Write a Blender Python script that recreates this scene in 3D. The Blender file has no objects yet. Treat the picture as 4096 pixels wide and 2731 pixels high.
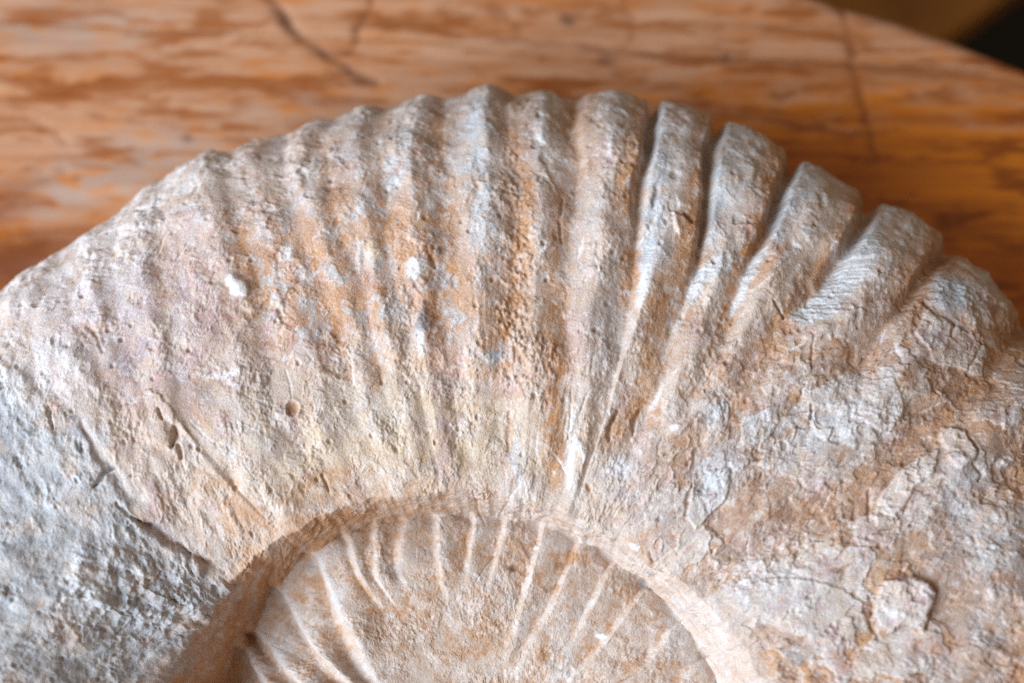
import bpy, math
import numpy as np

# ------------------------------------------------------------------ camera, light, exposure
scene = bpy.context.scene
TILT = math.radians(16.0)
DIST = 0.56
LENS = 50.0
FOC = np.array([0.0, 0.0, 0.095])
CAM = FOC + DIST * np.array([0.0, -math.sin(TILT), math.cos(TILT)])
cam_data = bpy.data.cameras.new('camera')
cam = bpy.data.objects.new('camera', cam_data)
scene.collection.objects.link(cam)
cam.location = CAM
cam.rotation_euler = (TILT, 0, 0)
cam_data.lens = LENS
cam_data.sensor_width = 36.0
cam_data.clip_start = 0.01
cam_data.clip_end = 50.0
cam_data.dof.use_dof = True
cam_data.dof.focus_distance = 0.556
cam_data.dof.aperture_fstop = 3.0
cam_data.dof.aperture_blades = 0
scene.camera = cam

world = bpy.data.worlds.new('World')
scene.world = world
world.use_nodes = True
bg = world.node_tree.nodes['Background']
bg.inputs['Color'].default_value = (1.0, 0.73, 0.50, 1)
bg.inputs['Strength'].default_value = 0.31


def area_light(name, loc, target, sx, sy, power, color):
    d = bpy.data.lights.new(name, 'AREA')
    d.shape = 'RECTANGLE'
    d.size, d.size_y = sx, sy
    d.energy = power
    d.color = color
    o = bpy.data.objects.new(name, d)
    scene.collection.objects.link(o)
    o.location = loc
    v = np.array(target, float) - np.array(loc, float)
    from mathutils import Vector
    o.rotation_euler = Vector(v).to_track_quat('-Z', 'Y').to_euler()
    return o


area_light('window_light', (-1.85, -0.85, 1.30), (0, 0, 0.08), 2.2, 1.9, 172.0, (0.76, 0.88, 1.0))

scene.view_settings.view_transform = 'Standard'
scene.view_settings.look = 'None'
scene.view_settings.exposure = 0.0
scene.view_settings.gamma = 1.0
scene.view_settings.use_curve_mapping = False
scene.render.engine = 'CYCLES'
scene.cycles.use_denoising = False
scene.cycles.max_bounces = 6

# ------------------------------------------------------------------ projection helpers (photo measured in 4096 x 2731 units)
W, H = 4096.0, 2731.0
KX = 36.0 / LENS / W
c, s_ = math.cos(TILT), math.sin(TILT)


def unproject(p, z):
    """points of the measured drawing -> world xy on the horizontal plane z"""
    p = np.atleast_2d(np.asarray(p, float))
    dx = (p[:, 0] - W / 2) * KX
    dy = -(p[:, 1] - H / 2) * KX
    d = np.stack([dx, dy * c + s_, dy * s_ - c], 1)
    t = (z - CAM[2]) / d[:, 2]
    return CAM[None, :2] + d[:, :2] * t[:, None]


def project(x, y, z):
    X = x - CAM[0]
    Y = y - CAM[1]
    Z = z - CAM[2]
    yc = Y * c + Z * s_
    zc = Y * s_ - Z * c
    return W / 2 + X / zc / KX, H / 2 - yc / zc / KX


# ------------------------------------------------------------------ numpy noise
RNG = np.random.RandomState(7)
PERM = np.concatenate([RNG.permutation(256)] * 2).astype(np.int32)
GA = RNG.rand(256) * 2 * np.pi
GX, GY = np.cos(GA).astype(np.float32), np.sin(GA).astype(np.float32)
RV = RNG.rand(256).astype(np.float32)
RV2 = RNG.rand(256).astype(np.float32)


def pn(x, y, seed=0):
    x = np.asarray(x, np.float32) + np.float32(seed * 17.31 + 500)
    y = np.asarray(y, np.float32) + np.float32(seed * 7.77 + 500)
    xf, yf = np.floor(x), np.floor(y)
    xi, yi = xf.astype(np.int32) & 255, yf.astype(np.int32) & 255
    x = x - xf
    y = y - yf
    u = x * x * x * (x * (x * 6 - 15) + 10)
    v = y * y * y * (y * (y * 6 - 15) + 10)
    a, b = PERM[xi], PERM[(xi + 1) & 255]
    h00, h01, h10, h11 = PERM[a + yi], PERM[a + ((yi + 1) & 255)], PERM[b + yi], PERM[b + ((yi + 1) & 255)]
    n00 = GX[h00] * x + GY[h00] * y
    n10 = GX[h10] * (x - 1) + GY[h10] * y
    n01 = GX[h01] * x + GY[h01] * (y - 1)
    n11 = GX[h11] * (x - 1) + GY[h11] * (y - 1)
    p = n00 + u * (n10 - n00)
    q = n01 + u * (n11 - n01)
    return (p + v * (q - p)) * 1.5


def fbm(x, y, octv=4, seed=0, gain=0.5, lac=2.07):
    r = 0
    a = 1.0
    t = 0
    for i in range(octv):
        r = r + a * pn(x * lac ** i, y * lac ** i, seed + i * 3)
        t += a * a
        a *= gain
    return r / math.sqrt(t)


def ridged(x, y, octv=3, seed=0):
    r = 0
    a = 1.0
    t = 0
    for i in range(octv):
        r = r + a * (1 - np.abs(pn(x * 2.1 ** i, y * 2.1 ** i, seed + i * 3)) * 2)
        t += a
        a *= 0.5
    return r / t


def worley(x, y, seed=0):
    """distance to the nearest random point and that cell's random value"""
    x = np.asarray(x, np.float32) + np.float32(300 + seed * 13.7)
    y = np.asarray(y, np.float32) + np.float32(300 + seed * 5.3)
    xf, yf = np.floor(x), np.floor(y)
    best = np.full(x.shape, 9.0, np.float32)
    val = np.zeros(x.shape, np.float32)
    for i in (-1, 0, 1):
        for j in (-1, 0, 1):
            cx, cy = xf + i, yf + j
            h = PERM[PERM[cx.astype(np.int32) & 255] + (cy.astype(np.int32) & 255)]
            d = np.hypot(cx + RV[h] - x, cy + RV2[h] - y)
            m = d < best
            best = np.where(m, d, best)
            val = np.where(m, RV[(h + 77) & 255], val)
    return best, val


def sstep(a, b, x):
    t = np.clip((x - a) / (b - a), 0, 1)
    return t * t * (3 - 2 * t)


# ------------------------------------------------------------------ object helpers
def tag(o, label=None, cat=None, group=None, kind=None):
    if label: o['label'] = label
    if cat: o['category'] = cat
    if group: o['group'] = group
    if kind: o['kind'] = kind
    return o


def empty(name, loc=(0, 0, 0)):
    o = bpy.data.objects.new(name, None)
    scene.collection.objects.link(o)
    o.location = loc
    o.empty_display_size = 0.05
    return o


def mesh_object(name, V, quads, mat, parent=None, attrs=None, smooth=True, normals=None):
    me = bpy.data.meshes.new(name)
    V = np.asarray(V, np.float32)
    n, m = len(V), len(quads)
    k = quads.shape[1]
    me.vertices.add(n)
    me.vertices.foreach_set('co', V.ravel())
    me.loops.add(m * k)
    me.polygons.add(m)
    me.loops.foreach_set('vertex_index', quads.astype(np.int32).ravel())
    me.polygons.foreach_set('loop_start', np.arange(0, m * k, k, dtype=np.int32))
    me.update(calc_edges=True)
    me.polygons.foreach_set('use_smooth', np.full(m, smooth))
    for an, arr in (attrs or {}).items():
        at = me.attributes.new(an, 'FLOAT_COLOR', 'POINT')
        at.data.foreach_set('color', arr.astype(np.float32).ravel())
    if normals is not None:
        at = me.attributes.new('custom_normal', 'FLOAT_VECTOR', 'POINT')
        at.data.foreach_set('vector', normals.astype(np.float32).ravel())
    me.materials.append(mat)
    o = bpy.data.objects.new(name, me)
    scene.collection.objects.link(o)
    o.parent = parent
    return o


class NT:
    """small node tree helper"""

    def __init__(self, name):
        self.m = bpy.data.materials.new(name)
        self.m.use_nodes = True
        self.t = self.m.node_tree
        self.b = self.t.nodes['Principled BSDF']

    def n(self, kind, **kw):
        nd = self.t.nodes.new(kind)
        for k_, v in kw.items():
            setattr(nd, k_, v)
        return nd

    def l(self, a, b):
        self.t.links.new(a, b)

    def noise(self, vec, scale, detail=4, rough=0.55):
        nd = self.n('ShaderNodeTexNoise')
        nd.inputs['Scale'].default_value = scale
        nd.inputs['Detail'].default_value = detail
        nd.inputs['Roughness'].default_value = rough
        self.l(vec, nd.inputs['Vector'])
        return nd.outputs['Fac']

    def ramp(self, v, a, b, lo=0.0, hi=1.0):
        nd = self.n('ShaderNodeMapRange')
        nd.inputs['From Min'].default_value = a
        nd.inputs['From Max'].default_value = b
        nd.inputs['To Min'].default_value = lo
        nd.inputs['To Max'].default_value = hi
        self.l(v, nd.inputs['Value'])
        return nd.outputs['Result']

    def math(self, op, a, b=None, clamp=False):
        nd = self.n('ShaderNodeMath', operation=op, use_clamp=clamp)
        for i, v in enumerate((a, b)):
            if v is None: continue
            if isinstance(v, (int, float)):
                nd.inputs[i].default_value = v
            else:
                self.l(v, nd.inputs[i])
        return nd.outputs[0]

    def mix(self, fac, a, b, mode='MIX'):
        nd = self.n('ShaderNodeMix', data_type='RGBA', blend_type=mode)
        if isinstance(fac, (int, float)):
            nd.inputs['Factor'].default_value = fac
        else:
            self.l(fac, nd.inputs['Factor'])
        for nm, v in ((6, a), (7, b)):
            if isinstance(v, tuple):
                nd.inputs[nm].default_value = (*v, 1)
            else:
                self.l(v, nd.inputs[nm])
        return nd.outputs[2]

    def attr(self, name):
        nd = self.n('ShaderNodeAttribute', attribute_name=name)
        sp = self.n('ShaderNodeSeparateColor')
        self.l(nd.outputs['Color'], sp.inputs[0])
        return sp.outputs[0], sp.outputs[1], sp.outputs[2], nd.outputs['Alpha']

    def bump(self, h, dist, strength=1.0, prev=None):
        nd = self.n('ShaderNodeBump')
        nd.inputs['Distance'].default_value = dist
        nd.inputs['Strength'].default_value = strength
        self.l(h, nd.inputs['Height'])
        if prev is not None: self.l(prev, nd.inputs['Normal'])
        return nd.outputs['Normal']


# ------------------------------------------------------------------ materials
def stone_material():
    t = NT('fossil_limestone')
    co = t.n('ShaderNodeTexCoord').outputs['Object']
    ochre, orange, grey, white = t.attr('tone_a')
    pink, yellow, dark, rust = t.attr('tone_b')
    n1 = t.noise(co, 55, 6, 0.6)
    n2 = t.noise(co, 260, 5, 0.65)
    n3 = t.noise(co, 900, 4, 0.7)
    base = t.mix(t.ramp(n1, 0.35, 0.65), (0.475, 0.375, 0.31), (0.575, 0.50, 0.455))
    base = t.mix(t.ramp(n2, 0.42, 0.68, 0, 0.6), base, (0.47, 0.30, 0.19))

    def lay(col, m, rgb, rgb2):
        k = t.math('MULTIPLY', m, t.ramp(n2, 0.3, 0.7, 0.70, 1.25), clamp=True)
        return t.mix(k, col, t.mix(t.ramp(n3, 0.35, 0.65), rgb, rgb2))

    col = lay(base, yellow, (0.56, 0.42, 0.26), (0.64, 0.51, 0.38))
    col = lay(col, pink, (0.37, 0.225, 0.215), (0.48, 0.325, 0.325))
    col = lay(col, orange, (0.46, 0.225, 0.105), (0.56, 0.32, 0.175))
    col = lay(col, ochre, (0.34, 0.155, 0.055), (0.48, 0.25, 0.12))
    col = lay(col, rust, (0.28, 0.145, 0.085), (0.38, 0.225, 0.145))
    col = lay(col, grey, (0.41, 0.44, 0.475), (0.55, 0.58, 0.62))
    col = lay(col, white, (0.70, 0.69, 0.70), (0.82, 0.81, 0.82))
    col = lay(col, dark, (0.11, 0.12, 0.14), (0.20, 0.21, 0.24))
    spk = t.ramp(t.noise(co, 1500, 2, 0.6), 0.30, 0.70, 0.84, 1.14)
    mul = t.n('ShaderNodeVectorMath', operation='SCALE')
    t.l(col, mul.inputs[0])
    t.l(spk, mul.inputs['Scale'])
    t.l(mul.outputs[0], t.b.inputs['Base Color'])
    t.b.inputs['Roughness'].default_value = 0.88
    t.b.inputs['Specular IOR Level'].default_value = 0.25
    patchy = t.ramp(t.noise(co, 42, 3, 0.5), 0.36, 0.62, 0.15, 1.0)
    b = t.bump(t.math('MULTIPLY', t.noise(co, 420, 6, 0.7), patchy), 0.0012, 0.65)
    b = t.bump(t.noise(co, 1300, 3, 0.7), 0.0005, 0.7, b)
    t.l(b, t.b.inputs['Normal'])
    return t.m


def wood_material():
    t = NT('worn_varnished_wood')
    co = t.n('ShaderNodeTexCoord').outputs['Object']
    worn, stain, crack, lift = t.attr('wear')
    mp = t.n('ShaderNodeMapping')
    mp.inputs['Scale'].default_value = (2.2, 26.0, 26.0)
    t.l(co, mp.inputs['Vector'])
    g1 = t.noise(mp.outputs[0], 4.0, 6, 0.6)
    g2 = t.noise(mp.outputs[0], 17.0, 5, 0.7)
    pale = t.mix(t.ramp(g1, 0.35, 0.68), (0.37, 0.165, 0.078), (0.49, 0.27, 0.165))
    varn = t.mix(t.ramp(g1, 0.34, 0.66), (0.34, 0.088, 0.005), (0.56, 0.170, 0.010))
    col = t.mix(worn, varn, pale)
    col = t.mix(t.math('MULTIPLY', t.ramp(g2, 0.48, 0.72), 0.26), col, (0.33, 0.12, 0.03))
    col = t.mix(stain, col, t.mix(worn, (0.20, 0.044, 0.004), (0.27, 0.082, 0.018)))
    col = t.mix(t.math('MULTIPLY', lift, 0.8), col, t.mix(t.ramp(g1, 0.35, 0.65), (0.26, 0.175, 0.135), (0.36, 0.26, 0.215)))
    col = t.mix(crack, col, (0.075, 0.026, 0.014))
    t.l(col, t.b.inputs['Base Color'])
    rg = t.math('ADD', t.math('MULTIPLY', worn, 0.16), 0.34)
    t.l(t.math('ADD', rg, t.ramp(g2, 0.3, 0.7, -0.05, 0.08)), t.b.inputs['Roughness'])
    t.b.inputs['Specular IOR Level'].default_value = 0.45
    t.l(t.bump(g2, 0.0006, 0.5), t.b.inputs['Normal'])
    return t.m


def plain_material(name, c1, c2, scale, rough):
    t = NT(name)
    co = t.n('ShaderNodeTexCoord').outputs['Object']
    t.l(t.mix(t.ramp(t.noise(co, scale, 5, 0.6), 0.35, 0.65), c1, c2), t.b.inputs['Base Color'])
    t.b.inputs['Roughness'].default_value = rough
    return t.m


MAT_STONE = stone_material()
MAT_WOOD = wood_material()
MAT_BENCH = plain_material('ochre_wood', (0.15, 0.048, 0.002), (0.30, 0.115, 0.005), 9.0, 0.75)
MAT_FLOOR = plain_material('dark_floor', (0.002, 0.002, 0.002), (0.006, 0.005, 0.005), 5.0, 0.7)

# ------------------------------------------------------------------ floor and the ochre bench below the table edge
def box_mesh(x0, x1, y0, y1, z0, z1):
    V = np.array([(x, y, z) for z in (z0, z1) for y in (y0, y1) for x in (x0, x1)], float)
    Q = np.array([(0, 2, 3, 1), (4, 5, 7, 6), (0, 1, 5, 4), (2, 6, 7, 3), (0, 4, 6, 2), (1, 3, 7, 5)])
    return V, Q


fl = mesh_object('floor', np.array([(-4, -4, -0.75), (4, -4, -0.75), (4, 4, -0.75), (-4, 4, -0.75)], float),
                 np.array([(0, 1, 2, 3)]), MAT_FLOOR, smooth=False)
tag(fl, kind='structure')

# ------------------------------------------------------------------ the wooden table
EDGE = unproject([(3170, -70), (3350, 0), (3590, 66), (3830, 150), (4110, 262), (4400, 400)], 0.0)


def edge_y(x):
    a, b = EDGE[0], EDGE[-1]
    y = np.interp(x, EDGE[:, 0], EDGE[:, 1])
    sl0 = (EDGE[1, 1] - a[1]) / (EDGE[1, 0] - a[0])
    sl1 = (b[1] - EDGE[-2, 1]) / (b[0] - EDGE[-2, 0])
    y = np.where(x < a[0], a[1] + (x - a[0]) * sl0 * 0.9, y)
    return np.where(x > b[0], b[1] + (x - b[0]) * sl1, y)


TOPT = 0.036


def seg_dist(px, py, poly):
    """distance to a polyline and running position along it (0..1)"""
    poly = np.asarray(poly, float)
    d = np.full(px.shape, 1e9)
    tt = np.zeros(px.shape)
    n = len(poly) - 1
    for i in range(n):
        a, b = poly[i], poly[i + 1]
        v = b - a
        L = v @ v
        t = np.clip(((px - a[0]) * v[0] + (py - a[1]) * v[1]) / L, 0, 1)
        dd = np.hypot(px - a[0] - t * v[0], py - a[1] - t * v[1])
        m = dd < d
        d = np.where(m, dd, d)
        tt = np.where(m, (i + t) / n, tt)
    return d, tt


# marks worn into the table top: (measured polyline, half width, crack strength, stain strength, depth)
TABLE_LINES = [
    ([(3200, 256), (3400, 262), (3600, 285), (3850, 305), (4120, 345)], 22, 0.10, 0.95, 0.0006),
    ([(1530, 95), (1900, 140), (2265, 178), (2700, 225), (3200, 254)], 12, 0.22, 0.75, 0.0006),
    ([(2750, 480), (3100, 470), (3500, 480), (4100, 500)], 12, 0.0, 0.5, 0.0002),
    ([(-40, 1000), (150, 960), (330, 975)], 26, 0.35, 0.8, 0.0004),
    ([(-40, 1130), (100, 1110), (220, 1080)], 30, 0.40, 0.8, 0.0004),
    ([(1060, -40), (1150, 90), (1215, 165), (1300, 215), (1420, 300), (1500, 330)], 19, 0.85, 0.6, 0.0016),
    ([(1490, -40), (1480, 30), (1430, 110), (1400, 210)], 15, 0.45, 0.8, 0.0008),
    ([(3360, 20), (3400, 150), (3420, 300), (3450, 420), (3480, 540), (3500, 640)], 20, 0.22, 0.95, 0.0010),
    ([(2490, -20), (2520, 60), (2530, 130), (2500, 190)], 12, 0.12, 0.6, 0.0005),
    ([(1960, 20), (2010, 60), (2080, 120)], 14, 0.15, 0.7, 0.0005),
    ([(100, 470), (200, 520), (260, 575)], 10, 0.15, 0.6, 0.0005),
    ([(260, 680), (170, 720), (60, 820), (-40, 900)], 12, 0.25, 0.4, 0.0008),
    ([(3170, 370), (3130, 395), (3090, 380)], 14, 0.05, 0.9, 0.0004),
    ([(380, 420), (560, 440), (680, 400)], 16, 0.0, 0.8, 0.0003),
    ([(1740, 115), (1850, 135), (2000, 125)], 9, 0.15, 0.6, 0.0003),
]
TABLE_SPOTS = [(40, 1060, 300, 120, -.2, 0.45, 0.95), (20, 820, 180, 90, -.4, 0.15, 0.8),  # (x, y, rx, ry, rotation, crack, stain)
    (2270, 82, 40, 22, 0.5, 0.75, 0), (2425, 245, 42, 30, 0.2, 0.55, 0), (2900, 235, 24, 22, 0, 0.6, 0),
    (752, 555, 24, 18, 0.4, 0.6, 0), (308, 712, 20, 12, 0, 0.5, 0), (525, 90, 30, 20, 0, 0, 0.8),
    (1990, 35, 50, 25, 0.4, 0.05, 0.8), (960, 420, 50, 40, 0, 0.1, 0.55), (620, 305, 70, 45, 0.3, 0, 0.75),
    (480, 355, 60, 28, 0, 0, 0.7), (170, 285, 45, 28, 0, 0.05, 0.6), (955, 170, 40, 14, -0.5, 0, 0.6),
    (630, 195, 24, 18, 0, 0, 0.6), (3790, 290, 40, 18, 0.2, 0, 0.8), (4000, 365, 25, 18, 0, 0, 0.8),
    (1090, 350, 24, 18, 0, 0.1, 0.5), (540, 650, 28, 12, 0.3, 0.25, 0.5), (2990, 40, 40, 16, -0.4, 0, 0.7),
    (1240, 320, 60, 10, 0, 0.05, 0.5), (250, 420, 30, 20, 0, 0, 0.6),
]


def table_attrs(x, y):
    px, py = project(x, y, 0 * x)
    wx = px + 14 * fbm(px / 90, py / 60, 3, 40)
    wy = py + 9 * fbm(px / 90, py / 60, 3, 44)
    big = fbm(px / 900, py / 260, 3, 3)
    streak = fbm(px / 420, py / 32, 4, 9)
    blotch = fbm(px / 150, py / 58, 4, 15)
    lean = 0.85 - 1.15 * sstep(1500, 3900, px) * sstep(150, 620, py) - 0.9 * sstep(420, 900, py) * sstep(2500, 3100, px)
    lean = lean - 1.0 * sstep(250, -150, px) * sstep(560, 900, py) - 0.55 * sstep(700, 1150, py) * sstep(1000, 300, px)
    lean = lean + 0.5 * np.exp(-((py - 520) / 26.) ** 2) * sstep(3000, 3300, px)
    lean = lean - 0.35 * np.exp(-((py - 560) / 45.) ** 2) * sstep(1700, 2600, px)
    worn = sstep(-0.45, 0.70, lean - 0.30 + 0.40 * big + 0.42 * streak + 0.40 * blotch)
    stain = 0.95 * sstep(-0.02, 0.60, fbm(px / 480, py / 88, 5, 19, .6) + 0.25 * streak + .3 * fbm(px / 1800, py / 14, 3, 23) + .42 * np.exp(-(((px - 480) / 620) ** 2 + ((py - 340) / 110) ** 2))) 
    stain = stain + 0.3 * sstep(0.3, 0.7, fbm(px / 300, py / 26, 3, 71))
    crack = 0 * px
    dz = 0.0004 * streak * 0.4
    for poly, hw, kc, ks, dep in TABLE_LINES:
        d, tt = seg_dist(wx, wy, poly)
        g = np.exp(-(d / hw) ** 2) * (0.55 + 0.45 * sstep(-.4, .3, blotch + streak))
        crack = np.maximum(crack, kc * g)
        stain = np.maximum(stain, ks * g)
        dz = dz - dep * g
    for X, Y, rx, ry, r, kc, ks in TABLE_SPOTS:
        a = (wx - X) * math.cos(r) + (wy - Y) * math.sin(r)
        b = -(wx - X) * math.sin(r) + (wy - Y) * math.cos(r)
        g = np.exp(-((a / rx) ** 2 + (b / ry) ** 2) ** 1.5)
        crack = np.maximum(crack, kc * g)
        stain = np.maximum(stain, ks * g)
    bleach = np.exp(-(((wx - 420) / 420) ** 2 + ((wy - 690 + .35 * (wx - 420)) / 110) ** 2)) * 1.1 + .75 * np.exp(-(((wx - 250) / 420) ** 2 + ((wy - 110) / 110) ** 2)) + .6 * np.exp(-(((wx - 1250) / 220) ** 2 + ((wy - 420) / 70) ** 2))
    bleach = 1.25 * bleach * sstep(-.6, .3, blotch + .5 * streak) * (1 - .8 * np.clip(stain, 0, 1))
    col = np.stack([np.clip(worn, 0, 1), np.clip(stain, 0, 1), np.clip(crack, 0, 1), np.clip(bleach, 0, 1)], -1)
    return col, dz


table = empty('wooden_table', (0, 0, -0.75))
tag(table, 'worn orange varnished wooden table with cracks and pale patches under the fossil', 'table')
# the boards run almost level across the picture; each is a long solid with a rounded rim at the slanting far edge
SL = -0.055


def board(yl0, yl1, parent):
    xs = np.unique(np.concatenate([np.linspace(-0.80, -0.27, 12), np.linspace(-0.27, 0.29, 300), np.linspace(0.29, 0.62, 10)]))
    G = 0.0002
    lo = yl0 + SL * xs + G
    hi = yl1 + SL * xs - G
    ed = edge_y(xs)
    lo_c, hi_c = np.minimum(lo, ed), np.minimum(hi, ed)
    keep = hi_c - lo_c > 0.0015
    xs, lo, hi, ed, lo_c, hi_c = [a[keep] for a in (xs, lo, hi, ed, lo_c, hi_c)]
    if len(xs) < 3: return None
    nv = max(6, int((yl1 - yl0) / 0.0018))
    v = np.linspace(0, 1, nv)
    Y = lo_c[:, None] + (hi_c - lo_c)[:, None] * v[None]
    X = np.repeat(xs[:, None], nv, 1)
    col, dz = table_attrs(X.ravel(), Y.ravel())
    rim = np.clip((ed[:, None] - Y) / 0.012, 0, 1)                 # worn, rounded rim
    Z = dz.reshape(X.shape) - 0.009 * (1 - np.sqrt(np.clip(1 - (1 - rim) ** 2, 0, 1)))
    sidegap = np.minimum(Y - lo_c[:, None], hi_c[:, None] - Y)
    Z = Z - 0.0002 * np.exp(-sidegap / 0.0015)
    nx = len(xs)
    top = np.stack([X, Y, Z], -1)
    bot0 = np.stack([xs, lo_c, np.full(nx, -TOPT)], -1)
    bot1 = np.stack([xs, hi_c - 0.004 * (hi_c >= ed - 1e-6), np.full(nx, -TOPT)], -1)
    grid = np.concatenate([bot0[:, None], top[:, :1], top, top[:, -1:], bot1[:, None]], 1)
    K = nv + 4
    col = col.reshape(nx, nv, 4)
    grey = sstep(0.9, 0.2, rim)[..., None] * np.array([0.0, 0, 0.28, 0])
    col = np.clip(col + grey, 0, 1)
    col = np.concatenate([col[:, :1], col[:, :1], col, col[:, -1:], col[:, -1:]], 1)
    idx = np.arange(nx * K).reshape(nx, K)
    q = np.stack([idx[:-1, :-1], idx[1:, :-1], idx[1:, 1:], idx[:-1, 1:]], -1)
    q = q[:, [j for j in range(K - 1) if j not in (1, K - 3)]].reshape(-1, 4)      # crisp arris: top and sides share no vertices
    under = np.stack([idx[:-1, -1], idx[1:, -1], idx[1:, 0], idx[:-1, 0]], -1)
    q = np.concatenate([q, under])
    V = grid.reshape(-1, 3) + np.array([0, 0, 0.75])
    return mesh_object('board', V, q, MAT_WOOD, parent, {'wear': col.reshape(-1, 4)})


tt_ = empty('tabletop')
tt_.parent = table
s1 = unproject([(2700, 222)], 0)[0]
s2 = unproject([(3500, 556)], 0)[0]
b1, b2 = s1[1] - SL * s1[0], s2[1] - SL * s2[0]
cuts = [-0.62, -0.47, -0.33, -0.20, -0.08, b1, b1 + 0.085, b1 + 0.2, b1 + 0.33]
for a_, b_ in zip(cuts[:-1], cuts[1:]):
    board(a_, b_, tt_)
for lx, ly in ((-0.70, -0.50), (-0.70, 0.33), (0.48, -0.52)):
    V, Q = box_mesh(lx - 0.03, lx + 0.03, ly - 0.03, ly + 0.03, 0, 0.75 - TOPT - 0.001)
    at = np.tile(np.array([[0.2, 0.3, 0, 0]]), (8, 1))
    mesh_object('leg', V, Q, MAT_WOOD, table, {'wear': at}, smooth=False)

# bench: a rounded ochre board on legs, seen only as a blur past the table edge
bp = unproject([(3990, 10), (3790, 150)], -0.30)
dv = (bp[0] - bp[1]) / np.linalg.norm(bp[0] - bp[1])
nvv = np.array([-dv[1], dv[0]])
bench = empty('bench', (float(bp[0, 0]), float(bp[0, 1]), -0.75))
tag(bench, 'blurred dark ochre wooden bench beyond the top right edge of the table', 'bench')


def oriented_box(name, u0, u1, v0, v1, z0, z1, mat):
    V, Q = box_mesh(u0, u1, v0, v1, z0, z1)
    P = V.copy()
    P[:, :2] = V[:, :1] * dv + V[:, 1:2] * nvv
    return mesh_object(name, P, Q, mat, bench, smooth=False)


oriented_box('seat', -0.30, 0.9, 0.0, 0.158, 0.415, 0.45, MAT_BENCH)
oriented_box('seat', -0.30, 0.9, 0.162, 0.32, 0.415, 0.45, MAT_BENCH)
oriented_box('leg', -0.22, -0.17, 0.04, 0.28, 0.0, 0.414, MAT_BENCH)
oriented_box('leg', 0.75, 0.80, 0.04, 0.28, 0.0, 0.414, MAT_BENCH)

# ------------------------------------------------------------------ the ammonite: base shape
CTR_PX = (1990.0, 2960.0)
C = unproject([CTR_PX], 0.09)[0]
T = 1.7415


def polar(pts, z, scale=1.0):
    xy = unproject(np.asarray(pts, float) * scale, z) - C
    th = np.arctan2(xy[:, 1], xy[:, 0])
    th = np.where(th < -1.2, th + 2 * np.pi, th)
    o = np.argsort(th)
    return th[o], np.hypot(xy[:, 0], xy[:, 1])[o]


SEAM = [(490, 1568), (535, 1470), (565, 1395), (610, 1335), (680, 1280), (760, 1240), (850, 1205), (1000, 1185),
        (1150, 1190), (1280, 1220), (1400, 1275), (1480, 1335), (1560, 1420), (1620, 1510), (1650, 1568)]
SHOULDER = [(275, 1568), (355, 1470), (425, 1405), (500, 1330), (560, 1285), (650, 1228), (760, 1180), (900, 1143), (1050, 1130),
            (1200, 1145), (1330, 1190), (1450, 1258), (1530, 1312), (1620, 1390), (1700, 1480), (1755, 1568)]
OUTLINE = [(-150, 790), (-60, 710), (0, 668), (60, 612), (150, 578), (240, 505), (300, 455), (360, 405), (420, 370), (480, 345), (560, 335),
           (640, 303), (720, 268), (850, 246), (930, 222), (1020, 222), (1100, 200), (1200, 203), (1300, 216), (1400, 218),
           (1490, 250), (1600, 262), (1700, 310), (1815, 380), (1900, 410), (1990, 480), (2080, 505), (2190, 580), (2290, 650),
           (2352, 740), (2440, 860), (2520, 1000)]
th_seam, r_seam_ = polar(SEAM, 0.058, T)
th_sh, r_sh_ = polar(SHOULDER, 0.088, T)
th_out, r_out_ = polar(OUTLINE, 0.045, T)


def ring(th, ths, rs, sig):
    """closed, smoothed radius over the full circle"""
    g = np.linspace(0, 2 * np.pi, 720, endpoint=False)
    r = np.interp(g, ths % (2 * np.pi), rs, period=2 * np.pi)
    k = np.exp(-0.5 * (np.arange(-60, 61) * 0.5 / sig) ** 2)
    k /= k.sum()
    r = np.convolve(np.concatenate([r[-60:], r, r[:60]]), k, 'valid')
    return np.interp(th % (2 * np.pi), g, r, period=2 * np.pi)


# theta samples: dense where the photograph looks, coarser behind
TH = np.concatenate([np.linspace(math.radians(-8), math.radians(188), 1400, endpoint=False),
                     np.linspace(math.radians(188), math.radians(352), 260, endpoint=False)])
# profile parameter: zones  inner whorl / umbilical wall / flank / venter
NI, NW, NF, NV = 190, 46, 430, 70
g_in = np.linspace(0.004, 1, NI, endpoint=False)
g_w = np.linspace(0, 1, NW, endpoint=False)
g_f = np.linspace(0, 1, NF, endpoint=False)
g_v = np.linspace(0, 1, NV)


def catmull(xs, ys, t):
    """monotone smooth interpolation"""
    xs, ys = np.asarray(xs, float), np.asarray(ys, float)
    d = np.diff(ys) / np.diff(xs)
    m = np.concatenate([[d[0]], np.where(d[:-1] * d[1:] > 0, 2 * d[:-1] * d[1:] / (d[:-1] + d[1:] + 1e-12), 0), [d[-1]]])
    i = np.clip(np.searchsorted(xs, t) - 1, 0, len(xs) - 2)
    h = xs[i + 1] - xs[i]
    u = (t - xs[i]) / h
    return ((2 * u ** 3 - 3 * u ** 2 + 1) * ys[i] + (u ** 3 - 2 * u ** 2 + u) * h * m[i]
            + (-2 * u ** 3 + 3 * u ** 2) * ys[i + 1] + (u ** 3 - u ** 2) * h * m[i + 1])


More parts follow.
